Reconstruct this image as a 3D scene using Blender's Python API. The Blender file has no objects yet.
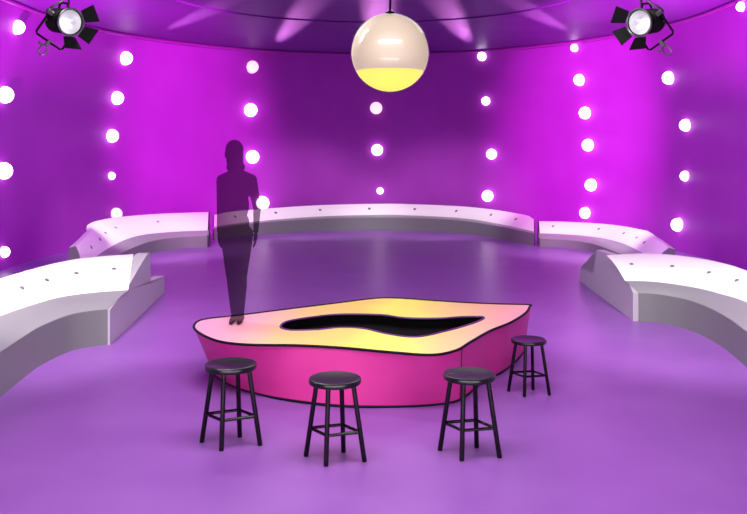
import bpy, bmesh, math, random
from mathutils import Vector, Matrix
random.seed(4)
S = bpy.context.scene
COL = S.collection
PI = math.pi

# ------------------------------------------------------------------ helpers
def lin(c):
    def g(v):
        v /= 255.0
        return v / 12.92 if v <= .04045 else ((v + .055) / 1.055) ** 2.4
    return (g(c[0]), g(c[1]), g(c[2]), 1.0)

def mat(name, rgb, rough=.5, metal=0.0, spec=.5, coat=0.0, noise=None, bump=None):
    m = bpy.data.materials.new(name); m.use_nodes = True
    nt = m.node_tree; b = nt.nodes['Principled BSDF']
    b.inputs['Base Color'].default_value = lin(rgb)
    b.inputs['Roughness'].default_value = rough
    b.inputs['Metallic'].default_value = metal
    b.inputs['Specular IOR Level'].default_value = spec
    b.inputs['Coat Weight'].default_value = coat
    if noise or bump:
        tc = nt.nodes.new('ShaderNodeTexCoord')
        n = nt.nodes.new('ShaderNodeTexNoise')
        n.inputs['Scale'].default_value = (noise or bump)[0]
        n.inputs['Detail'].default_value = 3
        nt.links.new(tc.outputs['Object'], n.inputs['Vector'])
        if noise:
            r = nt.nodes.new('ShaderNodeValToRGB')
            a = noise[1]
            r.color_ramp.elements[0].position = .3; r.color_ramp.elements[1].position = .7
            r.color_ramp.elements[0].color = lin([max(0, v - a) for v in rgb])
            r.color_ramp.elements[1].color = lin([min(255, v + a) for v in rgb])
            nt.links.new(n.outputs['Fac'], r.inputs['Fac'])
            nt.links.new(r.outputs['Color'], b.inputs['Base Color'])
        if bump:
            bp = nt.nodes.new('ShaderNodeBump'); bp.inputs['Strength'].default_value = bump[1]
            bp.inputs['Distance'].default_value = .02
            nt.links.new(n.outputs['Fac'], bp.inputs['Height'])
            nt.links.new(bp.outputs['Normal'], b.inputs['Normal'])
    return m

def emis(name, rgb, strength, base=None):
    m = mat(name, base or rgb, .3)
    b = m.node_tree.nodes['Principled BSDF']
    b.inputs['Emission Color'].default_value = lin(rgb)
    b.inputs['Emission Strength'].default_value = strength
    return m

def obj(name, bm, m, parent=None, smooth=True, loc=None):
    bmesh.ops.recalc_face_normals(bm, faces=bm.faces)
    me = bpy.data.meshes.new(name); bm.to_mesh(me); bm.free()
    me.materials.append(m)
    for p in me.polygons: p.use_smooth = smooth
    if smooth: me.set_sharp_from_angle(angle=math.radians(38))
    o = bpy.data.objects.new(name, me); COL.objects.link(o)
    if parent: o.parent = parent
    if loc: o.location = loc
    return o

def thing(name, label, cat, loc=(0, 0, 0), rz=0, group=None):
    o = bpy.data.objects.new(name, None); COL.objects.link(o)
    o.empty_display_size = .1
    o.location = loc; o.rotation_euler = (0, 0, rz)
    o['label'] = label; o['category'] = cat
    if group: o['group'] = group
    return o

def struct(name, bm, m, smooth=True):
    o = obj(name, bm, m, smooth=smooth); o['kind'] = 'structure'; return o

def copy_tree(o, parent=None):
    c = o.copy(); COL.objects.link(c)
    if parent: c.parent = parent
    for ch in list(o.children): copy_tree(ch, c)
    return c

def basis(d):
    d = Vector(d).normalized()
    u = d.cross(Vector((0, 0, 1)) if abs(d.z) < .95 else Vector((0, 1, 0))).normalized()
    return u, d.cross(u).normalized()

def tube(bm, pts, r, n=10, closed=False, caps=True):
    """tube through pts; r number or list"""
    pts = [Vector(p) for p in pts]; N = len(pts)
    rs = r if isinstance(r, (list, tuple)) else [r] * N
    rings = []; u = None
    for i, p in enumerate(pts):
        a = pts[(i - 1) % N] if (closed or i > 0) else p
        b = pts[(i + 1) % N] if (closed or i < N - 1) else p
        d = (b - a).normalized()
        if u is None: u = basis(d)[0]
        u = (u - d * u.dot(d)).normalized(); v = d.cross(u)
        rings.append([bm.verts.new(p + (u * math.cos(2 * PI * k / n) + v * math.sin(2 * PI * k / n)) * rs[i]) for k in range(n)])
    for i in range(N if closed else N - 1):
        A, B = rings[i], rings[(i + 1) % N]
        for k in range(n):
            bm.faces.new((A[k], A[(k + 1) % n], B[(k + 1) % n], B[k]))
    if caps and not closed:
        bm.faces.new(rings[0][::-1]); bm.faces.new(rings[-1])

def lathe(bm, prof, n=40, M=None):
    """prof: list of (r, z); axis z, transformed by M"""
    M = M or Matrix()
    rings = []
    for r, z in prof:
        if r < 1e-6: rings.append([bm.verts.new(M @ Vector((0, 0, z)))])
        else: rings.append([bm.verts.new(M @ Vector((r * math.cos(2 * PI * k / n), r * math.sin(2 * PI * k / n), z))) for k in range(n)])
    for A, B in zip(rings, rings[1:]):
        for k in range(n):
            k2 = (k + 1) % n
            if len(A) == 1 and len(B) == 1: continue
            if len(A) == 1: bm.faces.new((A[0], B[k2], B[k]))
            elif len(B) == 1: bm.faces.new((A[k], A[k2], B[0]))
            else: bm.faces.new((A[k], A[k2], B[k2], B[k]))

def sphere(bm, c, r, n=24, m=14, sc=(1, 1, 1)):
    prof = [(r * math.sin(PI * i / m), -r * math.cos(PI * i / m)) for i in range(m + 1)]
    prof[0] = (0, -r); prof[-1] = (0, r)
    lathe(bm, prof, n, Matrix.Translation(c) @ Matrix.Diagonal((*sc, 1)))

def box(bm, c, s, M=None):
    M = M or Matrix()
    vs = [bm.verts.new(M @ (Vector(c) + Vector((x * s[0] / 2, y * s[1] / 2, z * s[2] / 2)))) for x in (-1, 1) for y in (-1, 1) for z in (-1, 1)]
    for q in ((0, 1, 3, 2), (4, 6, 7, 5), (0, 4, 5, 1), (2, 3, 7, 6), (0, 2, 6, 4), (1, 5, 7, 3)):
        bm.faces.new([vs[i] for i in q])

def spline(pts, n, closed=False):
    """Catmull-Rom resampled to n points of about equal arc length"""
    P = [Vector(p) for p in pts]; N = len(P); out = []
    segs = N if closed else N - 1
    for i in range(segs):
        if closed: a, b, c, d = P[i - 1], P[i], P[(i + 1) % N], P[(i + 2) % N]
        else:
            b, c = P[i], P[i + 1]
            a = P[i - 1] if i else b * 2 - c
            d = P[i + 2] if i + 2 < N else c * 2 - b
        for k in range(24):
            t = k / 24
            out.append(.5 * (2 * b + (c - a) * t + (2 * a - 5 * b + 4 * c - d) * t * t + (3 * b - a - 3 * c + d) * t ** 3))
    out.append(out[0].copy() if closed else P[-1].copy())
    L = [0]
    for p, q in zip(out, out[1:]): L.append(L[-1] + (q - p).length)
    res = []; j = 0; M = n if closed else n - 1
    for k in range(n):
        s = L[-1] * k / M
        while j < len(L) - 2 and L[j + 1] < s: j += 1
        t = (s - L[j]) / max(1e-9, L[j + 1] - L[j])
        res.append(out[j].lerp(out[j + 1], min(1, max(0, t))))
    return res

def lamp(name, kind, loc, target, energy, color, **kw):
    l = bpy.data.lights.new(name, kind); l.energy = energy; l.color = color
    for k, v in kw.items(): setattr(l, k, v)
    o = bpy.data.objects.new(name, l); COL.objects.link(o); o.location = loc
    o.rotation_euler = (Vector(target) - Vector(loc)).to_track_quat('-Z', 'Y').to_euler()
    return o

# ------------------------------------------------------------------ materials
M_floor = mat('violet_floor', (134, 81, 163), .36, spec=.5, noise=(1.2, 5))
M_wall = mat('magenta_wall', (162, 53, 176), .55, spec=.25, noise=(.8, 4))
M_ceil = mat('purple_ceiling', (112, 44, 138), .5, spec=.3, noise=(.9, 5))
M_rim = mat('ceiling_rim', (150, 34, 156), .5)
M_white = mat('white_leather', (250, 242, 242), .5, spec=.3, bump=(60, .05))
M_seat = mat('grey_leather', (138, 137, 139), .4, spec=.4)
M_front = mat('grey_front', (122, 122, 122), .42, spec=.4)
M_end = mat('pale_end', (190, 184, 190), .4, spec=.4)
M_dark = mat('dark_end', (58, 56, 60), .5)
M_button = mat('grey_button', (112, 104, 110), .5)
M_black = mat('black_gloss', (5, 5, 6), .14, spec=.35)
M_seatblk = mat('black_seat', (12, 12, 12), .3, spec=.45, coat=.2)
M_pink = mat('hot_pink_side', (224, 62, 154), .45, spec=.3, noise=(2, 6))
M_line = mat('black_edge', (18, 6, 22), .6, spec=.2)
M_void = mat('black_basin', (3, 2, 4), .8, spec=.1)
M_vline = mat('purple_edge', (86, 30, 110), .5)
M_metal = mat('black_metal', (4, 4, 4), .4, spec=.15)
M_steel = mat('grey_steel', (120, 118, 120), .3, metal=.8)
M_bulb = emis('white_bulb', (255, 240, 255), 5.0)
M_bulb2 = emis('dim_cream_bulb', (255, 226, 232), 1.0)
M_lens = emis('lamp_filament', (255, 255, 255), 1.0)
M_mirror = mat('reflector_metal', (215, 215, 218), .34, metal=.6)

# ------------------------------------------------------------------ room shell
CY = 17.2; AX, BY = 7.33, 8.5; ZC = 5.19
ZS = [0, 1.0, 2.4, 3.8, ZC]; KS = [.97, .985, 1.0, .985, .955]
def kz(z):
    for (a, b), (c, d) in zip(zip(ZS, ZS[1:]), zip(KS, KS[1:])):
        if z <= b:
            t = (z - a) / (b - a); t2 = t
            return c + (d - c) * t2
    return KS[-1]
def plan(k, n=96):
    """U-shaped plan: straight sides in front, half ellipse at the back"""
    p = [(-AX * k, y) for y in (-2, 4, 8, 11, 13, 15)]
    for i in range(n + 1):
        t = PI - PI * i / n
        p.append((AX * k * math.cos(t), CY + BY * k * math.sin(t)))
    return p + [(AX * k, y) for y in (15, 13, 11, 8, 4, -2)]
bm = bmesh.new(); rows = []
for i in range(25):
    z = ZC * i / 24
    rows.append([bm.verts.new((x, y, z)) for x, y in plan(kz(z))])
for A, B in zip(rows, rows[1:]):
    for a, b, c, d in zip(A, A[1:], B[1:], B): bm.faces.new((a, b, c, d))
struct('wall_back', bm, M_wall)
bm = bmesh.new(); bm.faces.new([bm.verts.new((x, y, 0)) for x, y in plan(KS[0])])
struct('floor', bm, M_floor, smooth=False)
# ceiling: outer ring, riser and a recessed inner disc
bm = bmesh.new()
IC, IR, ZI = (0.0, 15.4), 3.9, ZC + .03
out = [bm.verts.new((x, y, ZC)) for x, y in plan(KS[-1])]
eo = [bm.edges.new((out[i], out[(i + 1) % len(out)])) for i in range(len(out))]
ring = [(IC[0] + IR * 1.02 * math.cos(2 * PI * i / 80), IC[1] + IR * math.sin(2 * PI * i / 80)) for i in range(80)]
inn = [bm.verts.new((x, y, ZC)) for x, y in ring]
ei = [bm.edges.new((inn[i], inn[(i + 1) % 80])) for i in range(80)]
bmesh.ops.triangle_fill(bm, edges=eo + ei, use_beauty=True)
top = [bm.verts.new((x, y, ZI)) for x, y in ring]
for i in range(80): bm.faces.new((inn[i], inn[(i + 1) % 80], top[(i + 1) % 80], top[i]))
bm.faces.new(top)
struct('ceiling', bm, M_ceil, smooth=False)
bm = bmesh.new(); tube(bm, [(x, y, ZC - .045) for x, y in plan(KS[-1] * .995)], .045, 8)
struct('trim_1', bm, M_rim)

# ------------------------------------------------------------------ benches
def loft(bm, rails, closed_profile=False):
    V = [[bm.verts.new(p) for p in r] for r in rails]
    for A, B in zip(V, V[1:]):
        for a, b, c, d in zip(A, A[1:], B[1:], B): bm.faces.new((a, b, c, d))
    return V
def lathe_button(bm, p, nrm, r):
    u, v = basis(nrm)
    M = Matrix((u.to_4d() * 0 + Vector((*u, 0)), Vector((*v, 0)), Vector((*Vector(nrm).normalized(), 0)), Vector((*p, 1)))).transposed()
    lathe(bm, [(r, -.012), (r, .004), (r * .75, .014), (0, .018)], 14, M)

def bench(label, base, ftop, wbot, top, buttons, br, endcaps=(True, True), capmats=None):
    """Rails (lists of points of one length): front foot, front edge of seat, foot of the back, top of the back."""
    n = len(base)
    root = thing('curved_bench', label, 'bench', tuple(Vector(base[n // 2]).xy) + (0,), 0, 'white tufted benches round the room')
    T = Matrix.Translation(-root.location)
    def L(r): return [T @ Vector(p) for p in r]
    base, ftop, wbot, top = map(L, (base, ftop, wbot, top))
    rear = []; reart = []
    for w, t in zip(wbot, top):
        d = (t - w); d.z = 0; d.normalize()
        rear.append(Vector((t.x, t.y, 0)) + d * .12); reart.append(t + d * .10 - Vector((0, 0, .02)))
    # front panel with a rounded upper lip
    bm = bmesh.new()
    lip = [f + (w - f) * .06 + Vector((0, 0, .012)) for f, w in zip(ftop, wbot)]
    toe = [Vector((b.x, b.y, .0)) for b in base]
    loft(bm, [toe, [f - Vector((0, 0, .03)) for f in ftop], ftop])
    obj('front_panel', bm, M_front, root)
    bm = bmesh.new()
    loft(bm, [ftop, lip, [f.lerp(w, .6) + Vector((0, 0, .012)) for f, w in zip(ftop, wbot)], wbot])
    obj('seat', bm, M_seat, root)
    # back cushion: a little puffed between foot and top
    bm = bmesh.new(); rr = []
    for j in range(9):
        v = j / 8; r = []
        for w, t in zip(wbot, top):
            p = w.lerp(t, v); a = (t - w); tang_n = Vector((a.x, a.y, 0)).normalized()
            nrm = Vector((-tang_n.x * a.z, -tang_n.y * a.z, Vector((a.x, a.y, 0)).length)).normalized()
            r.append(p + nrm * (.035 * math.sin(PI * v)))
        rr.append(r)
    rr.append(reart)
    loft(bm, rr)
    obj('back_cushion', bm, M_white, root)
    cut = n if endcaps[1] else n - 4          # stops short where an end panel closes the bench
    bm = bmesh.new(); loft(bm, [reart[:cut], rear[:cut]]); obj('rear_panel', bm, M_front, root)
    for q, (e, idx) in enumerate(zip(endcaps, (0, n - 1))):
        if not e: continue
        bm = bmesh.new()
        prof = [base[idx], ftop[idx], lip[idx], wbot[idx]] + [rr[j][idx] for j in range(1, 9)] + [reart[idx], rear[idx]]
        cen = sum(prof, Vector()) / len(prof)
        tg = (base[1] - base[0]) if idx == 0 else (base[-2] - base[-1])
        tg.normalize()
        o1 = [bm.verts.new(p - tg * .012) for p in prof]; o2 = [bm.verts.new(p + tg * .03) for p in prof]
        bm.faces.new(o1); bm.faces.new(o2)
        for i in range(len(prof)):
            j = (i + 1) % len(prof); bm.faces.new((o1[i], o1[j], o2[j], o2[i]))
        bmesh.ops.triangulate(bm, faces=[f for f in bm.faces if len(f.verts) > 4])
        obj('end_cap', bm, capmats[q] if capmats else M_dark, root, smooth=False)
    for u, v in buttons:
        x = u * (n - 1); i = min(n - 2, int(x)); t = x - i
        y = v * 8; j = min(7, int(y)); s = y - j
        p = rr[j][i].lerp(rr[j][i + 1], t).lerp(rr[j + 1][i].lerp(rr[j + 1][i + 1], t), s)
        nrm = (rr[j][i + 1] - rr[j][i]).cross(rr[j + 1][i] - rr[j][i])
        if nrm.z < 0: nrm = -nrm
        bm = bmesh.new(); lathe_button(bm, p, nrm, br)
        obj('button', bm, M_button, root)
    return root

def lift(r, z): return [Vector((p.x, p.y, z)) for p in r]
def ev(tab, u):
    x = u * (len(tab) - 1); i = min(len(tab) - 2, int(x)); return tab[i] + (tab[i + 1] - tab[i]) * (x - i)
def offs(base, d, zt, side, cuts=(None, None)):
    """offset the plan curve outward by d(u) and set height z(u)"""
    r = []; n = len(base)
    for i, p in enumerate(base):
        a = base[max(0, i - 2)]; b = base[min(n - 1, i + 2)]
        t = (b - a).normalized(); nn = Vector((-t.y, t.x, 0)) * side
        u = i / (n - 1)
        for cut, k in ((cuts[0], u), (cuts[1], 1 - u)):      # ends sawn off straight towards the wall
            if cut and k < .14:
                nn = (Vector((*cut, 0)).normalized() * (1 - k / .14) + nn * (k / .14)).normalized()
        q = p + nn * ev(d, u); q.z = ev(zt, u); r.append(q)
    return r
N = 60
def P3(l, z): return [(x, y, z) for x, y in l]

# near left and near right: the front foot, the foot of the back and the top of the back
nl_base = spline(P3([(-3.22, 5.4), (-3.38, 6.8), (-3.47, 7.88), (-3.53, 8.6), (-3.55, 9.1), (-3.46, 9.72), (-3.24, 9.98), (-3.13, 10.03)], 0), N)
nl_wbot = spline(P3([(-3.95, 5.4), (-4.06, 7.2), (-4.08, 8.6), (-4.04, 9.3), (-3.97, 9.85), (-3.83, 10.4), (-3.52, 10.74), (-3.15, 10.92)], .5), N)
nl_top = spline(P3([(-4.2, 5.4), (-4.33, 7.4), (-4.36, 8.8), (-4.36, 9.8), (-4.31, 10.6), (-4.2, 11.35), (-3.97, 11.88), (-3.46, 12.26)], .8), N)
nr_base = spline(P3([(3.55, 5.4), (3.72, 7.4), (3.94, 8.95), (4.05, 9.7), (4.08, 10.4), (4.0, 10.95), (3.78, 11.32), (3.56, 11.42)], 0), N)
nr_wbot = spline(P3([(4.25, 5.4), (4.38, 8.0), (4.42, 10.0), (4.35, 10.6), (4.22, 11.1), (3.95, 11.5), (3.72, 11.66), (3.46, 11.7)], .5), N)
nr_top = spline(P3([(4.6, 5.4), (4.75, 8.6), (4.82, 10.8), (4.83, 11.6), (4.68, 12.3), (4.35, 12.75), (3.92, 12.8), (3.45, 12.6)], .74), N)
NLB = [(.965, .52), (.885, .5), (.8, .48), (.715, .46), (.63, .45), (.55, .45), (.46, .45), (.36, .45)]
bl = bench('near white tufted bench with stepped end panel, cut off by the left picture edge', nl_base, lift(nl_base, .42), nl_wbot, nl_top, NLB, .03, (True, False))
br_ = bench('near white tufted bench with stepped end panel, cut off by the right picture edge', nr_base, lift(nr_base, .38), nr_wbot, nr_top, NLB, .03, (True, False))

def end_panel(root, p0, p1, prof, th, sx):
    """stepped end panel: outline along the foot line p0 > p1, thickened away from the aisle"""
    a = Vector((*p0, 0)) - root.location; b = Vector((*p1, 0)) - root.location
    d = (b - a).normalized(); nn = Vector((d.y, -d.x, 0)) * (-sx)
    bm = bmesh.new()
    f = [bm.verts.new(a + d * s + Vector((0, 0, z))) for s, z in prof]
    g = [bm.verts.new(a + d * s + nn * th + Vector((0, 0, z))) for s, z in prof]
    bm.faces.new(f); bm.faces.new(g)
    for i in range(len(prof)):
        j = (i + 1) % len(prof); bm.faces.new((f[i], f[j], g[j], g[i]))
    bmesh.ops.triangulate(bm, faces=[q for q in bm.faces if len(q.verts) > 4])
    o = obj('end_panel', bm, M_end, root, smooth=False); o['label'] = 'pale grey stepped end panel'
    return o
end_panel(bl, (-3.11, 10.03), (-3.38, 13.77), [(0, 0), (0, .42), (.85, .495), (1.6, .66), (2.25, .79), (2.47, .79), (2.58, .33), (3.7, .27), (3.75, 0)], .17, 1)
end_panel(br_, (3.49, 11.43), (3.63, 15.04), [(0, 0), (0, .38), (.28, .5), (.8, .64), (1.3, .735), (2.2, .70), (2.45, .28), (3.45, .24), (3.6, 0)], .13, -1)

# far bench
fb = spline(P3([(-4.1, 21.72), (-3.15, 23.05), (-1.41, 24.1), (.41, 24.28), (2.05, 23.7), (3.0, 22.5), (3.87, 20.4)], 0), N)
f_h = [.28, .32, .355, .365, .36, .32, .29]
FC = ((-.17, .98), (.17, .98))
bench('long shallow white tufted bench along the back wall beneath the globe lamp', fb,
      offs(fb, [0] * 7, f_h, 1), offs(fb, [.15, .2, .4, .55, .4, .2, .12], [.32, .35, .39, .41, .39, .35, .33], 1, FC),
      offs(fb, [.5, .6, .72, .85, .72, .6, .5], [.60, .64, .69, .715, .69, .64, .60], 1, FC),
      [(u, .5) for u in (.1, .22, .335, .45, .555, .655, .76, .87)], .042)
# mid benches
LC = ((-.17, .98), None)
ml = spline(P3([(-3.91, 20.15), (-4.5, 19.8), (-4.9, 19.1), (-5.0, 18.0), (-4.92, 16.2), (-4.66, 13.7)], 0), N)
bench('curved white tufted bench behind the near left bench, left of the dark figure', ml, lift(ml, .27),
      offs(ml, [.3, .35, .3, .22, .15, .08], [.37, .38, .38, .38, .38, .38], -1, LC),
      offs(ml, [1.25, 1.2, .9, .5, .3, .14], [.74, .74, .75, .75, .75, .75], -1, LC),
      [(u, .5) for u in (.12, .29, .45, .62, .8)], .036, capmats=(M_dark, M_front))
RC = ((.17, .98), None)
mr = spline(P3([(3.94, 20.28), (4.5, 19.95), (4.88, 19.3), (5.0, 18.0), (4.95, 16.4), (4.75, 14.6)], 0), N)
bench('curved white tufted bench behind the near right bench, below the brightest wall panel', mr, lift(mr, .19),
      offs(mr, [.3, .35, .35, .25, .18, .1], [.29, .29, .3, .32, .34, .34], 1, RC),
      offs(mr, [.75, .8, .8, .55, .4, .32], [.54, .56, .58, .6, .62, .62], 1, RC),
      [(u, .5) for u in (.05, .18, .33, .5, .66)], .036, capmats=(M_dark, M_front))

# ------------------------------------------------------------------ centre table
HT = .52
TX, TY = .05, 8.7
t = thing('island_table', 'low pink boat-shaped table with yellow top and black slot in its middle', 'table', (TX, TY, 0))
tabo = [(-1.82, 8.62), (-1.78, 8.92), (-1.45, 9.14), (-.95, 9.5), (-.44, 9.86), (.0, 10.17), (.27, 10.2), (.66, 10.05), (1.09, 9.89), (1.48, 9.8), (1.78, 9.76), (1.78, 9.68), (1.66, 9.28), (1.42, 8.78), (1.14, 8.35), (.9, 7.88), (.74, 7.56), (.51, 7.38), (.17, 7.47), (-.27, 7.64), (-.7, 7.74), (-1.16, 7.77), (-1.45, 7.92), (-1.7, 8.28)]
tabb = [(-1.66, 8.8), (-1.66, 9.0), (-1.42, 9.14), (-.95, 9.45), (-.44, 9.75), (.0, 10.05), (.27, 10.1), (.66, 9.98), (1.09, 9.85), (1.46, 9.74), (1.68, 9.66), (1.67, 9.56), (1.53, 9.2), (1.32, 8.76), (1.07, 8.38), (.88, 7.96), (.74, 7.74), (.5, 7.64), (.17, 7.585), (-.3, 7.6), (-.8, 7.79), (-1.17, 8.05), (-1.4, 8.3), (-1.58, 8.6)]
hole = [(-.94, 8.62), (-.88, 8.84), (-.65, 9.05), (-.36, 9.2), (.07, 9.17), (.33, 9.0), (.7, 8.98), (.96, 9.06), (1.17, 9.04), (1.05, 8.76), (.73, 8.36), (.41, 8.08), (.15, 8.2), (-.1, 8.46), (-.35, 8.5), (-.57, 8.4), (-.78, 8.38), (-.9, 8.46)]
NT = 144
def loc2(l, z): return [(x - TX, y - TY, z) for x, y in l]
to = spline(loc2(tabo, HT), NT, True); tb = spline(loc2(tabb, 0), NT, True)
# pair each foot point with its top point by the shared control points
def paired(ctrl, z):
    P = [Vector(p) for p in loc2(ctrl, z)]; n = len(P); r = []
    for i in range(n):
        a, b, c, d = P[i - 1], P[i], P[(i + 1) % n], P[(i + 2) % n]
        for k in range(6):
            s = k / 6
            r.append(.5 * (2 * b + (c - a) * s + (2 * a - 5 * b + 4 * c - d) * s * s + (3 * b - a - 3 * c + d) * s ** 3))
    return r
to = paired(tabo, HT); tb = paired(tabb, 0); NT = len(to)
bm = bmesh.new(); rows = []
for j in range(7):
    v = j / 6
    rows.append([bm.verts.new(b.lerp(a, v) ) for a, b in zip(to, tb)])
for A, B in zip(rows, rows[1:]):
    for i in range(NT):
        k = (i + 1) % NT; bm.faces.new((A[i], A[k], B[k], B[i]))
bm.faces.new(rows[0][::-1])
bmesh.ops.triangulate(bm, faces=[q for q in bm.faces if len(q.verts) > 4])
o = obj('body', bm, M_pink, t); o['label'] = 'hot pink slanted side'
# tabletop with the slot cut through it
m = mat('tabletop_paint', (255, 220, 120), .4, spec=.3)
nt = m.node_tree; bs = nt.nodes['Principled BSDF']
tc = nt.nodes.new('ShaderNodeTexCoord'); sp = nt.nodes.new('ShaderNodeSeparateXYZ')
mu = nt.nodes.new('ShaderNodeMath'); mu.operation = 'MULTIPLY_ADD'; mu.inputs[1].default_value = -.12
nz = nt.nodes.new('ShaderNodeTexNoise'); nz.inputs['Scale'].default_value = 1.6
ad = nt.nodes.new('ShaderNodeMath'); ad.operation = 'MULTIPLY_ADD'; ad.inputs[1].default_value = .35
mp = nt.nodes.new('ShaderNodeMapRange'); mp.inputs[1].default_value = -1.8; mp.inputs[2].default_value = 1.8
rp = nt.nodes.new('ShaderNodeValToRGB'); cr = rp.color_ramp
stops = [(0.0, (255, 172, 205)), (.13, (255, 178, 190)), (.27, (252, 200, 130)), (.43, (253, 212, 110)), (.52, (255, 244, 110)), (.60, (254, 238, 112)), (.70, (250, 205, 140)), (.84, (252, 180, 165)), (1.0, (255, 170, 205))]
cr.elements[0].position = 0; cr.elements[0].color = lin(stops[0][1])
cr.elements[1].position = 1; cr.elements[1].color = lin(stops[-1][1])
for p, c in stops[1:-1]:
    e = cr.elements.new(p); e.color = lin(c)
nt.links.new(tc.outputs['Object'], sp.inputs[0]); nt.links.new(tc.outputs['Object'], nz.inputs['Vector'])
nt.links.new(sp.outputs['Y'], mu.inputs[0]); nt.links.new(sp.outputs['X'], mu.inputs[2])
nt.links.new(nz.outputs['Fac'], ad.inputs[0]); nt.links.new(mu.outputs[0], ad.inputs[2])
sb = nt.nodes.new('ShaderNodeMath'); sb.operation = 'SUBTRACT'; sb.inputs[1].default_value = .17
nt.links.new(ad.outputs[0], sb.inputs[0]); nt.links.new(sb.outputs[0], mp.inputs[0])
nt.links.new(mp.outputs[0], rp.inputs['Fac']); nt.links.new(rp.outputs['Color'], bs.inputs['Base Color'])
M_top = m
hs = paired(hole, HT)
bm = bmesh.new()
vo = [bm.verts.new(p) for p in to]; vh = [bm.verts.new(p) for p in hs]
es = [bm.edges.new((vo[i], vo[(i + 1) % NT])) for i in range(NT)] + [bm.edges.new((vh[i], vh[(i + 1) % len(vh)])) for i in range(len(vh))]
bmesh.ops.triangle_fill(bm, edges=es, use_beauty=True)
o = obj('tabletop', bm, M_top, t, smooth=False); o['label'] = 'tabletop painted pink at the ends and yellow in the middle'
bm = bmesh.new()
va = [bm.verts.new(p) for p in hs]; vb = [bm.verts.new(p - Vector((0, 0, .10))) for p in hs]
for i in range(len(hs)):
    k = (i + 1) % len(hs); bm.faces.new((va[i], va[k], vb[k], vb[i]))
bm.faces.new(vb); bmesh.ops.triangulate(bm, faces=[q for q in bm.faces if len(q.verts) > 4])
obj('slot_basin', bm, M_void, t)
bm = bmesh.new(); tube(bm, hs, .012, 6, closed=True); obj('slot_rim', bm, M_vline, t)
bm = bmesh.new(); tube(bm, to, .013, 8, closed=True); obj('top_edging', bm, M_line, t)
bm = bmesh.new(); tube(bm, [p + Vector((0, 0, .012)) for p in tb], .012, 8, closed=True); obj('foot_edging', bm, M_line, t)
i0 = 16 * 6 - 2
bm = bmesh.new(); tube(bm, [tb[i0].lerp(to[i0], v / 8) for v in range(9)], .005, 6); obj('corner_seam', bm, M_line, t)

# ------------------------------------------------------------------ bar stools
def make_stool(label):
    r = thing('bar_stool', label, 'stool', (0, 0, 0), 0, 'black bar stools round the table')
    H = .632
    bm = bmesh.new()
    R = .203
    prof = [(0, H - .045), (R * .93, H - .045), (R * .985, H - .041), (R, H - .033), (R, H - .012), (R * .985, H - .003), (R * .95, H), (R * .88, H - .001), (R * .8, H - .004), (0, H - .006)]
    lathe(bm, prof, 56); obj('seat', bm, M_seatblk, r)
    feet = [(-.235, .035), (-.046, -.155), (.235, -.035), (.046, .155)]
    tops = [(-.145, .022), (-.036, -.105), (.145, -.022), (.036, .105)]
    def on(i, z):
        k = z / (H - .04); f, t_ = Vector((*feet[i], 0)), Vector((*tops[i], 0))
        p = f.lerp(t_, k); p.z = z; return p
    for i in range(4):
        bm = bmesh.new(); tube(bm, [on(i, 0), on(i, .01), on(i, H - .04)], [.018, .0195, .0185], 14)
        obj('leg', bm, M_black, r)
    for i in range(4):
        bm = bmesh.new(); tube(bm, [on(i, .225), on((i + 1) % 4, .225)], .0125, 10)
        obj('stretcher', bm, M_black, r)
    return r
s0 = make_stool('leftmost black bar stool, before the pink table and below the dark figure')
s0.location = (-1.117, 6.654, 0)
for loc, rz, sc, lab in (((-.287, 6.327, 0), -.10, .96, 'black bar stool before the middle of the pink table, second from left'),
                         ((.725, 6.43, 0), -.19, .97, 'black bar stool before the seamed right corner of the pink table'),
                         ((1.468, 8.035, 0), -.2, .815, 'smallest and farthest black bar stool, by the right end of the table')):
    c = copy_tree(s0); c.location = loc; c.rotation_euler = (0, 0, rz); c.scale = (sc, sc, sc); c['label'] = lab

# ------------------------------------------------------------------ globe lamp
GC = Vector((.18, 9.3, 3.361)); GR = .432
g = thing('globe_lamp', 'large round glass globe lamp, half filled with yellow, hanging over the table', 'lamp', tuple(GC))
mg = bpy.data.materials.new('globe_glass'); mg.use_nodes = True; nt = mg.node_tree; nt.nodes.clear()
ou = nt.nodes.new('ShaderNodeOutputMaterial'); mx = nt.nodes.new('ShaderNodeMixShader')
fr = nt.nodes.new('ShaderNodeFresnel'); fr.inputs['IOR'].default_value = 1.28
tr = nt.nodes.new('ShaderNodeBsdfTransparent'); gl = nt.nodes.new('ShaderNodeBsdfGlossy'); gl.inputs['Roughness'].default_value = .04
nt.links.new(fr.outputs[0], mx.inputs[0]); nt.links.new(tr.outputs[0], mx.inputs[1]); nt.links.new(gl.outputs[0], mx.inputs[2]); nt.links.new(mx.outputs[0], ou.inputs[0])
bm = bmesh.new(); sphere(bm, (0, 0, 0), GR, 64, 40); obj('glass_shell', bm, mg, g)
M_yel = emis('yellow_glow', (255, 244, 118), .8, (200, 180, 70))
M_milk = emis('milky_glow', (226, 206, 178), .62, (165, 150, 140))
RI = GR * .975; zl = -.20
a0 = math.acos(-zl / RI)
bm = bmesh.new()
prof = [(0, -RI)] + [(RI * math.sin(a0 * i / 16), -RI * math.cos(a0 * i / 16)) for i in range(1, 17)] + [(0, zl)]
lathe(bm, prof, 64); o = obj('yellow_fill', bm, M_yel, g); o['label'] = 'glowing yellow lower part'
bm = bmesh.new()
prof = [(RI * math.sin(a0 + (PI - a0) * i / 24), -RI * math.cos(a0 + (PI - a0) * i / 24)) for i in range(24)] + [(0, RI)]
lathe(bm, [(0, zl + .004)] + prof, 64); o = obj('milky_diffuser', bm, M_milk, g); o['label'] = 'milky pinkish upper part'
bm = bmesh.new(); tube(bm, [(0, 0, GR - .005), (.01, 0, GR + .3), (.0, 0, ZC - GC.z)], .012, 8); obj('cord', bm, M_black, g)
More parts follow.
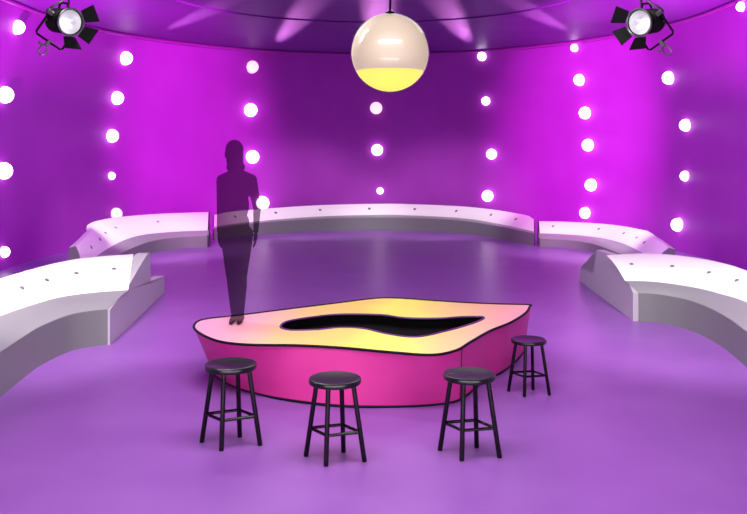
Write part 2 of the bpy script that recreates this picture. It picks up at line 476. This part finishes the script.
bm = bmesh.new(); lathe(bm, [(0, GR - .01), (.05, GR - .01), (.05, GR + .015), (.02, GR + .035), (0, GR + .035)], 24); obj('cap', bm, M_black, g)

# ------------------------------------------------------------------ stage lights
def stage_light(label, loc, sx):
    """can, lens and barn doors built along an axis that leans towards the table; yoke and clamp hang below"""
    r = thing('stage_light', label, 'stage light', loc, 0, 'stage lights')
    ax = Vector((.74 * sx, -.64, -.16)).normalized()
    right = ax.cross(Vector((0, 0, 1))).normalized(); up = right.cross(ax).normalized()
    def F(o): return Matrix((Vector((*right, 0)), Vector((*up, 0)), Vector((*ax, 0)), Vector((*o, 1)))).transposed()
    M = F(Vector((0, 0, 0)))
    R = .125
    bm = bmesh.new()
    prof = [(0, -.30), (.06, -.30), (.085, -.285), (.10, -.26)]
    z = -.25
    for i in range(5): prof += [(.104, z), (.118, z + .005), (.118, z + .018), (.104, z + .023)]; z += .036
    prof += [(.112, -.06), (.118, -.02), (R, -.015), (R + .008, 0), (R + .008, .02), (R - .008, .02), (R - .010, .006)]
    lathe(bm, prof, 40, M); obj('housing', bm, M_metal, r)
    bm = bmesh.new(); lathe(bm, [(R - .012, .008), (R * .8, -.035), (R * .55, -.07), (R * .25, -.09), (0, -.095)], 40, M); obj('reflector', bm, M_mirror, r)
    bm = bmesh.new(); sphere(bm, M @ Vector((0, 0, -.062)), .03, 20, 12); obj('lamp_bulb', bm, M_lens, r)
    bm = bmesh.new(); tube(bm, [M @ Vector(((R + .004) * math.cos(a * PI / 20), (R + .004) * math.sin(a * PI / 20), .022)) for a in range(40)], .008, 8, closed=True); obj('lens_ring', bm, M_steel, r)
    # barn doors: four flared leaves hinged on the lens ring
    for q in range(3):
        a = math.radians((62, 122, 180)[q]) * sx
        Rz = Matrix.Rotation(a, 4, 'Z')
        fl = math.radians((48, 40, 52)[q])
        pts = [(-.06, .0), (.06, .0), (.09, .13), (-.08, .13)]
        bm = bmesh.new(); A = []; B = []
        for x, l in pts:
            p = Vector((x, R + .012 + l * math.sin(fl) + .0, .02 + l * math.cos(fl)))
            A.append(bm.verts.new(M @ Rz @ p)); B.append(bm.verts.new(M @ Rz @ (p + Vector((0, .006, -.003)))))
        bm.faces.new(A); bm.faces.new(B)
        for i in range(4): bm.faces.new((A[i], A[(i + 1) % 4], B[(i + 1) % 4], B[i]))
        obj('barn_door', bm, M_metal, r, smooth=False)
    # yoke hanging down and outwards, with clamp
    cs, sn = math.cos(.48), math.sin(.48) * sx; cl = right
    right, dn = right * cs + up * sn, (right * sn - up * cs - ax * .12).normalized()
    c = ax * (-.13); w = R + .03
    y0 = [c + right * w, c + right * w + dn * .235, c - right * w + dn * .235, c - right * w]
    bm = bmesh.new(); tube(bm, [y0[0], y0[0].lerp(y0[1], .92), y0[1].lerp(y0[2], .06), y0[2].lerp(y0[1], .06), y0[3].lerp(y0[2], .92), y0[3]], .011, 8)
    obj('yoke', bm, M_metal, r)
    for s in (1, -1):
        bm = bmesh.new(); tube(bm, [c + right * s * (w - .035), c + right * s * (w + .03)], .024, 14); obj('pivot_knob', bm, M_steel, r)
    cc = c + dn * .235; sd = right
    bm = bmesh.new()
    tube(bm, [cc + dn * -.02, cc + dn * .05], .02, 12)
    tube(bm, [cc + dn * .05 + sd * .035, cc + dn * .05 - sd * .035, cc + dn * .13 - sd * .035, cc + dn * .15, cc + dn * .13 + sd * .035], .009, 8, closed=True)
    obj('clamp', bm, M_steel, r)
    bm = bmesh.new(); tube(bm, [cc + dn * .06 + sd * .03, cc + dn * .06 + sd * .075], .012, 8); obj('wing_screw', bm, M_steel, r)
    # hanging rods from the ceiling, and the supply cable looping over the can
    top = ZC - loc[2]
    bm = bmesh.new(); p = up * .105 - ax * .05
    tube(bm, [p, p + Vector((0.01 * sx, 0, .1)), Vector((p.x - .02 * sx, p.y, .25)), Vector((p.x, p.y, top))], .011, 8); obj('hanging_rod', bm, M_metal, r)
    bm = bmesh.new()
    pts = spline([c + dn * .1 + right * sx * (w + .0), c + Vector((-.14 * sx, 0, .02)), c + Vector((-.12 * sx, 0, .13)), c + Vector((-.02 * sx, 0, .18)), c + Vector((.03 * sx, 0, .28)), c + Vector((.06 * sx, 0, .5)), c + Vector((.06 * sx, 0, top))], 40)
    tube(bm, pts, .012, 8); obj('supply_cable', bm, M_steel, r)
    bm = bmesh.new(); tube(bm, [c + up * .115 + ax * .09, c + up * .17 + ax * .06, c + up * .17 - ax * .06, c + up * .115 - ax * .09], .01, 8); obj('handle', bm, M_metal, r)
    return r
stage_light('black stage light with barn doors hanging at the upper left', (-2.86, 8.0, 3.505), 1)
stage_light('black stage light with barn doors hanging at the upper right', (2.51, 8.0, 3.5), -1)

# ------------------------------------------------------------------ wall lights
RANK = ['topmost', 'second from top', 'third from top', 'fourth from top', 'fifth from top', 'lowest']
BULBS = {
 'at the left picture edge': [(-7.07, 16.82, 4.73, .148), (-7.25, 16.64, 3.38, .176), (-7.29, 16.68, 1.89, .177), (-7.15, 16.4, .33, .116)],
 'above the left curved bench': [(-6.2, 21.2, 4.59, .175), (-6.4, 21.12, 3.59, .174), (-6.51, 21.07, 2.65, .173), (-6.49, 21.01, 1.66, .099), (-6.39, 21.02, .72, .161)],
 'beside the dark figure': [(-3.48, 24.35, 4.68, .186), (-3.56, 24.52, 3.45, .202), (-3.52, 24.62, 2.1, .203), (-3.23, 24.65, .76, .203)],
 'below the globe lamp': [(.08, 25.59, 3.56, .196), (.11, 25.69, 2.3, .181), (.2, 25.58, 1.07, .105)],
 'just right of the globe lamp': [(3.13, 24.49, 5.0, .135), (3.27, 24.67, 3.72, .131), (3.44, 24.68, 2.18, .16), (3.32, 24.63, .97, .174)],
 'above the right bench joint': [(5.33, 22.5, 5.0, .106), (5.48, 22.55, 4.16, .159), (5.63, 22.52, 3.28, .172), (5.71, 22.52, 2.43, .172), (5.74, 22.33, 1.38, .171), (5.6, 22.41, .64, .158)],
 'below the right stage light': [(6.87, 19.69, 3.97, .162), (7.08, 19.21, 2.86, .147), (7.07, 19.22, 1.71, .124), (6.94, 19.31, .6, .159)],
 'in the top right corner': [(7.0, 16.15, 5.02, .095)]}
DIM = {('above the left curved bench', 4), ('beside the dark figure', 0), ('below the globe lamp', 0)}
first = None
for colname, l in BULBS.items():
    n = len(l)
    for i, (x, y, z, rr) in enumerate(l):
        dim = (colname, i) in DIM
        rank = 'single' if n == 1 else ('lowest' if i == n - 1 else RANK[i])
        lab = ('small round white wall light ' + colname if n == 1 else
               f'{"dim pinkish" if dim else "white"} round wall light, {rank} in the column {colname}')
        # a bulb in a shallow socket, facing into the room
        nrm = Vector(((x / AX ** 2), max(0, (y - CY)) / BY ** 2, 0)).normalized() * -1
        r = thing('wall_light', lab, 'wall light', (x, y, z), 0, 'round wall lights in columns')
        Mx = nrm.to_track_quat('Z', 'Y').to_matrix().to_4x4()
        bm = bmesh.new(); sphere(bm, nrm * rr * .2, rr * .93, 28, 18); obj('bulb', bm, M_bulb2 if dim else M_bulb, r)
        bm = bmesh.new(); lathe(bm, [(0, -rr * .28), (rr * 1.02, -rr * .28), (rr * 1.02, -rr * .12), (rr * .96, -rr * .1), (0, -rr * .19)], 28, Mx); obj('socket', bm, M_white, r)

# ------------------------------------------------------------------ the dark translucent figure
def capsule(bm, p0, r0, p1, r1, sc=None):
    p0, p1 = Vector(p0), Vector(p1); L = (p1 - p0).length; d = (p1 - p0).normalized(); n = 16
    pts = []; rs = []
    for i in range(1, 6): a = PI / 2 * i / 6; pts.append(p0 - d * r0 * math.cos(a)); rs.append(r0 * math.sin(a))
    for i in range(7): pts.append(p0.lerp(p1, i / 6)); rs.append(r0 + (r1 - r0) * i / 6)
    for i in range(1, 6): a = PI / 2 * i / 6; pts.append(p1 + d * r1 * math.sin(a)); rs.append(r1 * math.cos(a))
    tube(bm, pts, rs, n)
bm = bmesh.new()
def el(c, s): sphere(bm, c, 1, 24, 16, s)
# facing -Y; feet at z = 0
el((-.03, -.005, 1.775), (.086, .108, .118))          # skull
el((-.03, -.03, 1.715), (.066, .078, .082))           # jaw
el((-.03, -.112, 1.735), (.014, .022, .03))           # nose
el((-.03, -.098, 1.685), (.026, .014, .01))           # mouth
for s in (-1, 1):
    el((-.03 + s * .033, -.098, 1.775), (.015, .012, .010)); el((-.03 + s * .085, 0, 1.75), (.012, .026, .034))
el((-.03, .03, 1.80), (.094, .104, .108))             # hair crown
el((-.03, .055, 1.70), (.09, .07, .12))               # hair to the neck
el((-.022, .06, 1.62), (.098, .06, .075))
capsule(bm, (-.022, .01, 1.50), .062, (-.028, .0, 1.66), .055)   # neck
# trunk
el((-.015, .0, 1.40), (.165, .115, .165)); el((-.02, .0, 1.22), (.148, .105, .20)); el((-.02, .0, 1.03), (.15, .115, .15)); el((-.01, .0, .92), (.15, .115, .12))
for s in (-1, 1):
    capsule(bm, (s * .04, 0, 1.54), .055, (s * .15, 0, 1.485), .06)  # shoulder
    capsule(bm, (s * .155, 0, 1.475), .056, ((-.168 if s < 0 else .208), .012, 1.19), .042)
    w = Vector((-.178 if s < 0 else .200, -.02, .955)); e = Vector((-.168 if s < 0 else .208, .012, 1.19))
    capsule(bm, e, .041, w, .027)
    el(w + Vector((0, -.006, -.055)), (.018, .04, .055))               # palm
    for q, (dy, ln) in enumerate(((-.034, .066), (-.013, .078), (.008, .072), (.027, .056))):
        k0 = w + Vector((0, dy - .004, -.095)); k1 = k0 + Vector((-s * .006, -.002, -ln * .5)); k2 = k1 + Vector((-s * .016, -.003, -ln * .48))
        capsule(bm, k0, .0098, k1, .0092); capsule(bm, k1, .0092, k2, .008)
    th = w + Vector((0, -.036, -.035)); t2 = th + Vector((-s * .006, -.03, -.035)); t3 = t2 + Vector((-s * .006, -.006, -.034))
    capsule(bm, th, .012, t2, .011); capsule(bm, t2, .0105, t3, .009)
    hip = Vector((s * .08, 0, .92)); kn = Vector((s * .05, -.015, .50)); an = Vector((s * .034 + .004, .02, .085))
    capsule(bm, hip, .092, kn, .062)
    cf = kn.lerp(an, .32) + Vector((0, .018, 0)); capsule(bm, kn, .058, cf, .056); capsule(bm, cf, .056, an, .036)
    capsule(bm, an + Vector((0, .015, -.045)), .036, an + Vector((s * .005, -.10, -.058)), .030)   # foot
    capsule(bm, an + Vector((s * .005, -.10, -.058)), .030, an + Vector((s * .006, -.175, -.064)), .022)
    el(an + Vector((0, .03, -.05)), (.034, .04, .036))
pm = bpy.data.meshes.new('person'); bm.to_mesh(pm); bm.free()
po = bpy.data.objects.new('person', pm); COL.objects.link(po)
rm = po.modifiers.new('r', 'REMESH'); rm.mode = 'VOXEL'; rm.voxel_size = .0072; rm.use_smooth_shade = True
sm = po.modifiers.new('s', 'SMOOTH'); sm.iterations = 5; sm.factor = .5
dg = bpy.context.evaluated_depsgraph_get(); dg.update()
nm = bpy.data.meshes.new_from_object(po.evaluated_get(dg)); po.modifiers.clear(); po.data = nm
zmin = min(v.co.z for v in nm.vertices); zmax = max(v.co.z for v in nm.vertices)
ks = 1.885 / (zmax - zmin)
for v in nm.vertices: v.co.z = (v.co.z - zmin) * ks
for p in nm.polygons: p.use_smooth = True
ms = bpy.data.materials.new('translucent_shadow'); ms.use_nodes = True; nt = ms.node_tree; nt.nodes.clear()
ou = nt.nodes.new('ShaderNodeOutputMaterial'); mx = nt.nodes.new('ShaderNodeMixShader'); mx.inputs[0].default_value = .56
tr = nt.nodes.new('ShaderNodeBsdfTransparent'); df = nt.nodes.new('ShaderNodeBsdfDiffuse'); df.inputs[0].default_value = lin((10, 5, 12))
nt.links.new(tr.outputs[0], mx.inputs[1]); nt.links.new(df.outputs[0], mx.inputs[2]); nt.links.new(mx.outputs[0], ou.inputs[0])
nm.materials.clear(); nm.materials.append(ms)
po.location = (-1.415, 8.8, HT + .002); po.rotation_euler = (0, 0, 0)
po['label'] = 'person as a see-through dark silhouette standing on the table with arms down'
po['category'] = 'person'

# ------------------------------------------------------------------ light
w = bpy.data.worlds.new('World'); S.world = w; w.use_nodes = True
w.node_tree.nodes['Background'].inputs[0].default_value = lin((190, 150, 225)); w.node_tree.nodes['Background'].inputs[1].default_value = .35
WHT = (1, .95, .98); MAG = (1, .12, .95); VIO = (.76, .24, 1)
lamp('key_fill', 'AREA', (0, 5.5, 5.1), (0, 5.5, 0), 420, WHT, shape='RECTANGLE', size=4.5, size_y=2)  # overhead fill added out of view to light the front floor
lamp('mid_fill', 'AREA', (0, 13, 5.1), (0, 13, 0), 130, WHT, shape='RECTANGLE', size=5, size_y=4)  # second unseen overhead fill, added for the middle of the room
lamp('front_fill', 'AREA', (0, 2.6, .5), (0, 14, 3.6), 150, WHT, shape='RECTANGLE', size=7, size_y=.5)  # fill added low before the frame, lifts ceiling and table side
lamp('globe_highlight', 'AREA', (-1.7, 9.5, 5.05), (-.6, 9.4, 3.4), 120, (1, 1, 1), shape='RECTANGLE', size=.3, size_y=2.2)  # unseen strip added to give the globe its highlight arc
# unseen spots added over the benches to brighten the white cushions
for sx in (-1, 1):
    lamp('bench_fill', 'SPOT', (sx * 3.4, 8.0, 5.0), (sx * 4.15, 10.2, .5), 1300, WHT, spot_size=math.radians(62), spot_blend=.8, shadow_soft_size=.3)
    lamp('bench_fill', 'SPOT', (sx * 4.2, 15.5, 5.0), (sx * 5.0, 18.9, .5), 1400, WHT, spot_size=math.radians(48), spot_blend=.8, shadow_soft_size=.3)
    lamp('bench_fill', 'SPOT', (sx * 1.9, 20.0, 5.0), (sx * 1.9, 23.9, .5), 1000, WHT, spot_size=math.radians(58), spot_blend=.8, shadow_soft_size=.3)
    b = lamp('wall_wash', 'SPOT', (sx * 2.6, 12.5, 4.9), (5.6, 22.6, 2.6) if sx > 0 else (-5.1, 23.3, 2.6), 7200 * (1, 1.2)[sx > 0], MAG, spot_size=math.radians(50), spot_blend=1.0, shadow_soft_size=.2)
    b.scale = ((.55, .6)[sx > 0], 1, 1)
    lamp('side_wash', 'SPOT', (sx * 1.0, 8.5, 4.9), (sx * 7.2, 16.8, 2.4), 3300, VIO, spot_size=math.radians(56), spot_blend=1.0, shadow_soft_size=.2)
    lamp('ceiling_wash', 'SPOT', (sx * 6.2, 13.0, 1.6), (sx * 5.6, 17.6, 5.19), 4000, MAG, spot_size=math.radians(52), spot_blend=1.0, shadow_soft_size=.1)  # uplights added outside the frame to brighten the ceiling corners
# slim beams that rake along the ceiling from the top of the wall
for x, y in ((-5.6, 21.6), (-2.9, 24.2), (0.1, 25.0), (2.9, 24.2), (5.3, 21.8)):
    v = Vector((0.1, 11.5, 0)) - Vector((x, y, 0)); v.normalize()
    b = lamp('ceiling_beam', 'SPOT', (x * .95, y - .5, 2.6), (x + v.x * 4.3, y + v.y * 4.3, 5.19), 480, (1, .3, 1), spot_size=math.radians(58), spot_blend=.9, shadow_soft_size=.04)
    b.scale = (.13, 1, 1)
    b = lamp('ceiling_beam', 'SPOT', (x * .95, y - .5, 4.0), (x * .95 + v.x * 2.0, y - .5 + v.y * 2.0, 5.19), 110, (1, .3, 1), spot_size=math.radians(58), spot_blend=1.0, shadow_soft_size=.03)
    b.scale = (.2, 1, 1)

# ------------------------------------------------------------------ camera
cam = bpy.data.cameras.new('camera'); co = bpy.data.objects.new('camera', cam); COL.objects.link(co)
cam.sensor_fit = 'HORIZONTAL'; cam.sensor_width = 36; cam.lens = 850 / 747 * 36
cam.shift_y = -107 / 747
cam.clip_end = 200
co.location = (0, 0, 2.3); co.rotation_euler = (PI / 2, 0, 0)
S.camera = co
S.view_settings.view_transform = 'Standard'; S.view_settings.look = 'None'
S.view_settings.exposure = 0; S.view_settings.gamma = 1; S.view_settings.use_curve_mapping = False
S.cycles.use_denoising = True
S.cycles.max_bounces = 8; S.cycles.transparent_max_bounces = 16
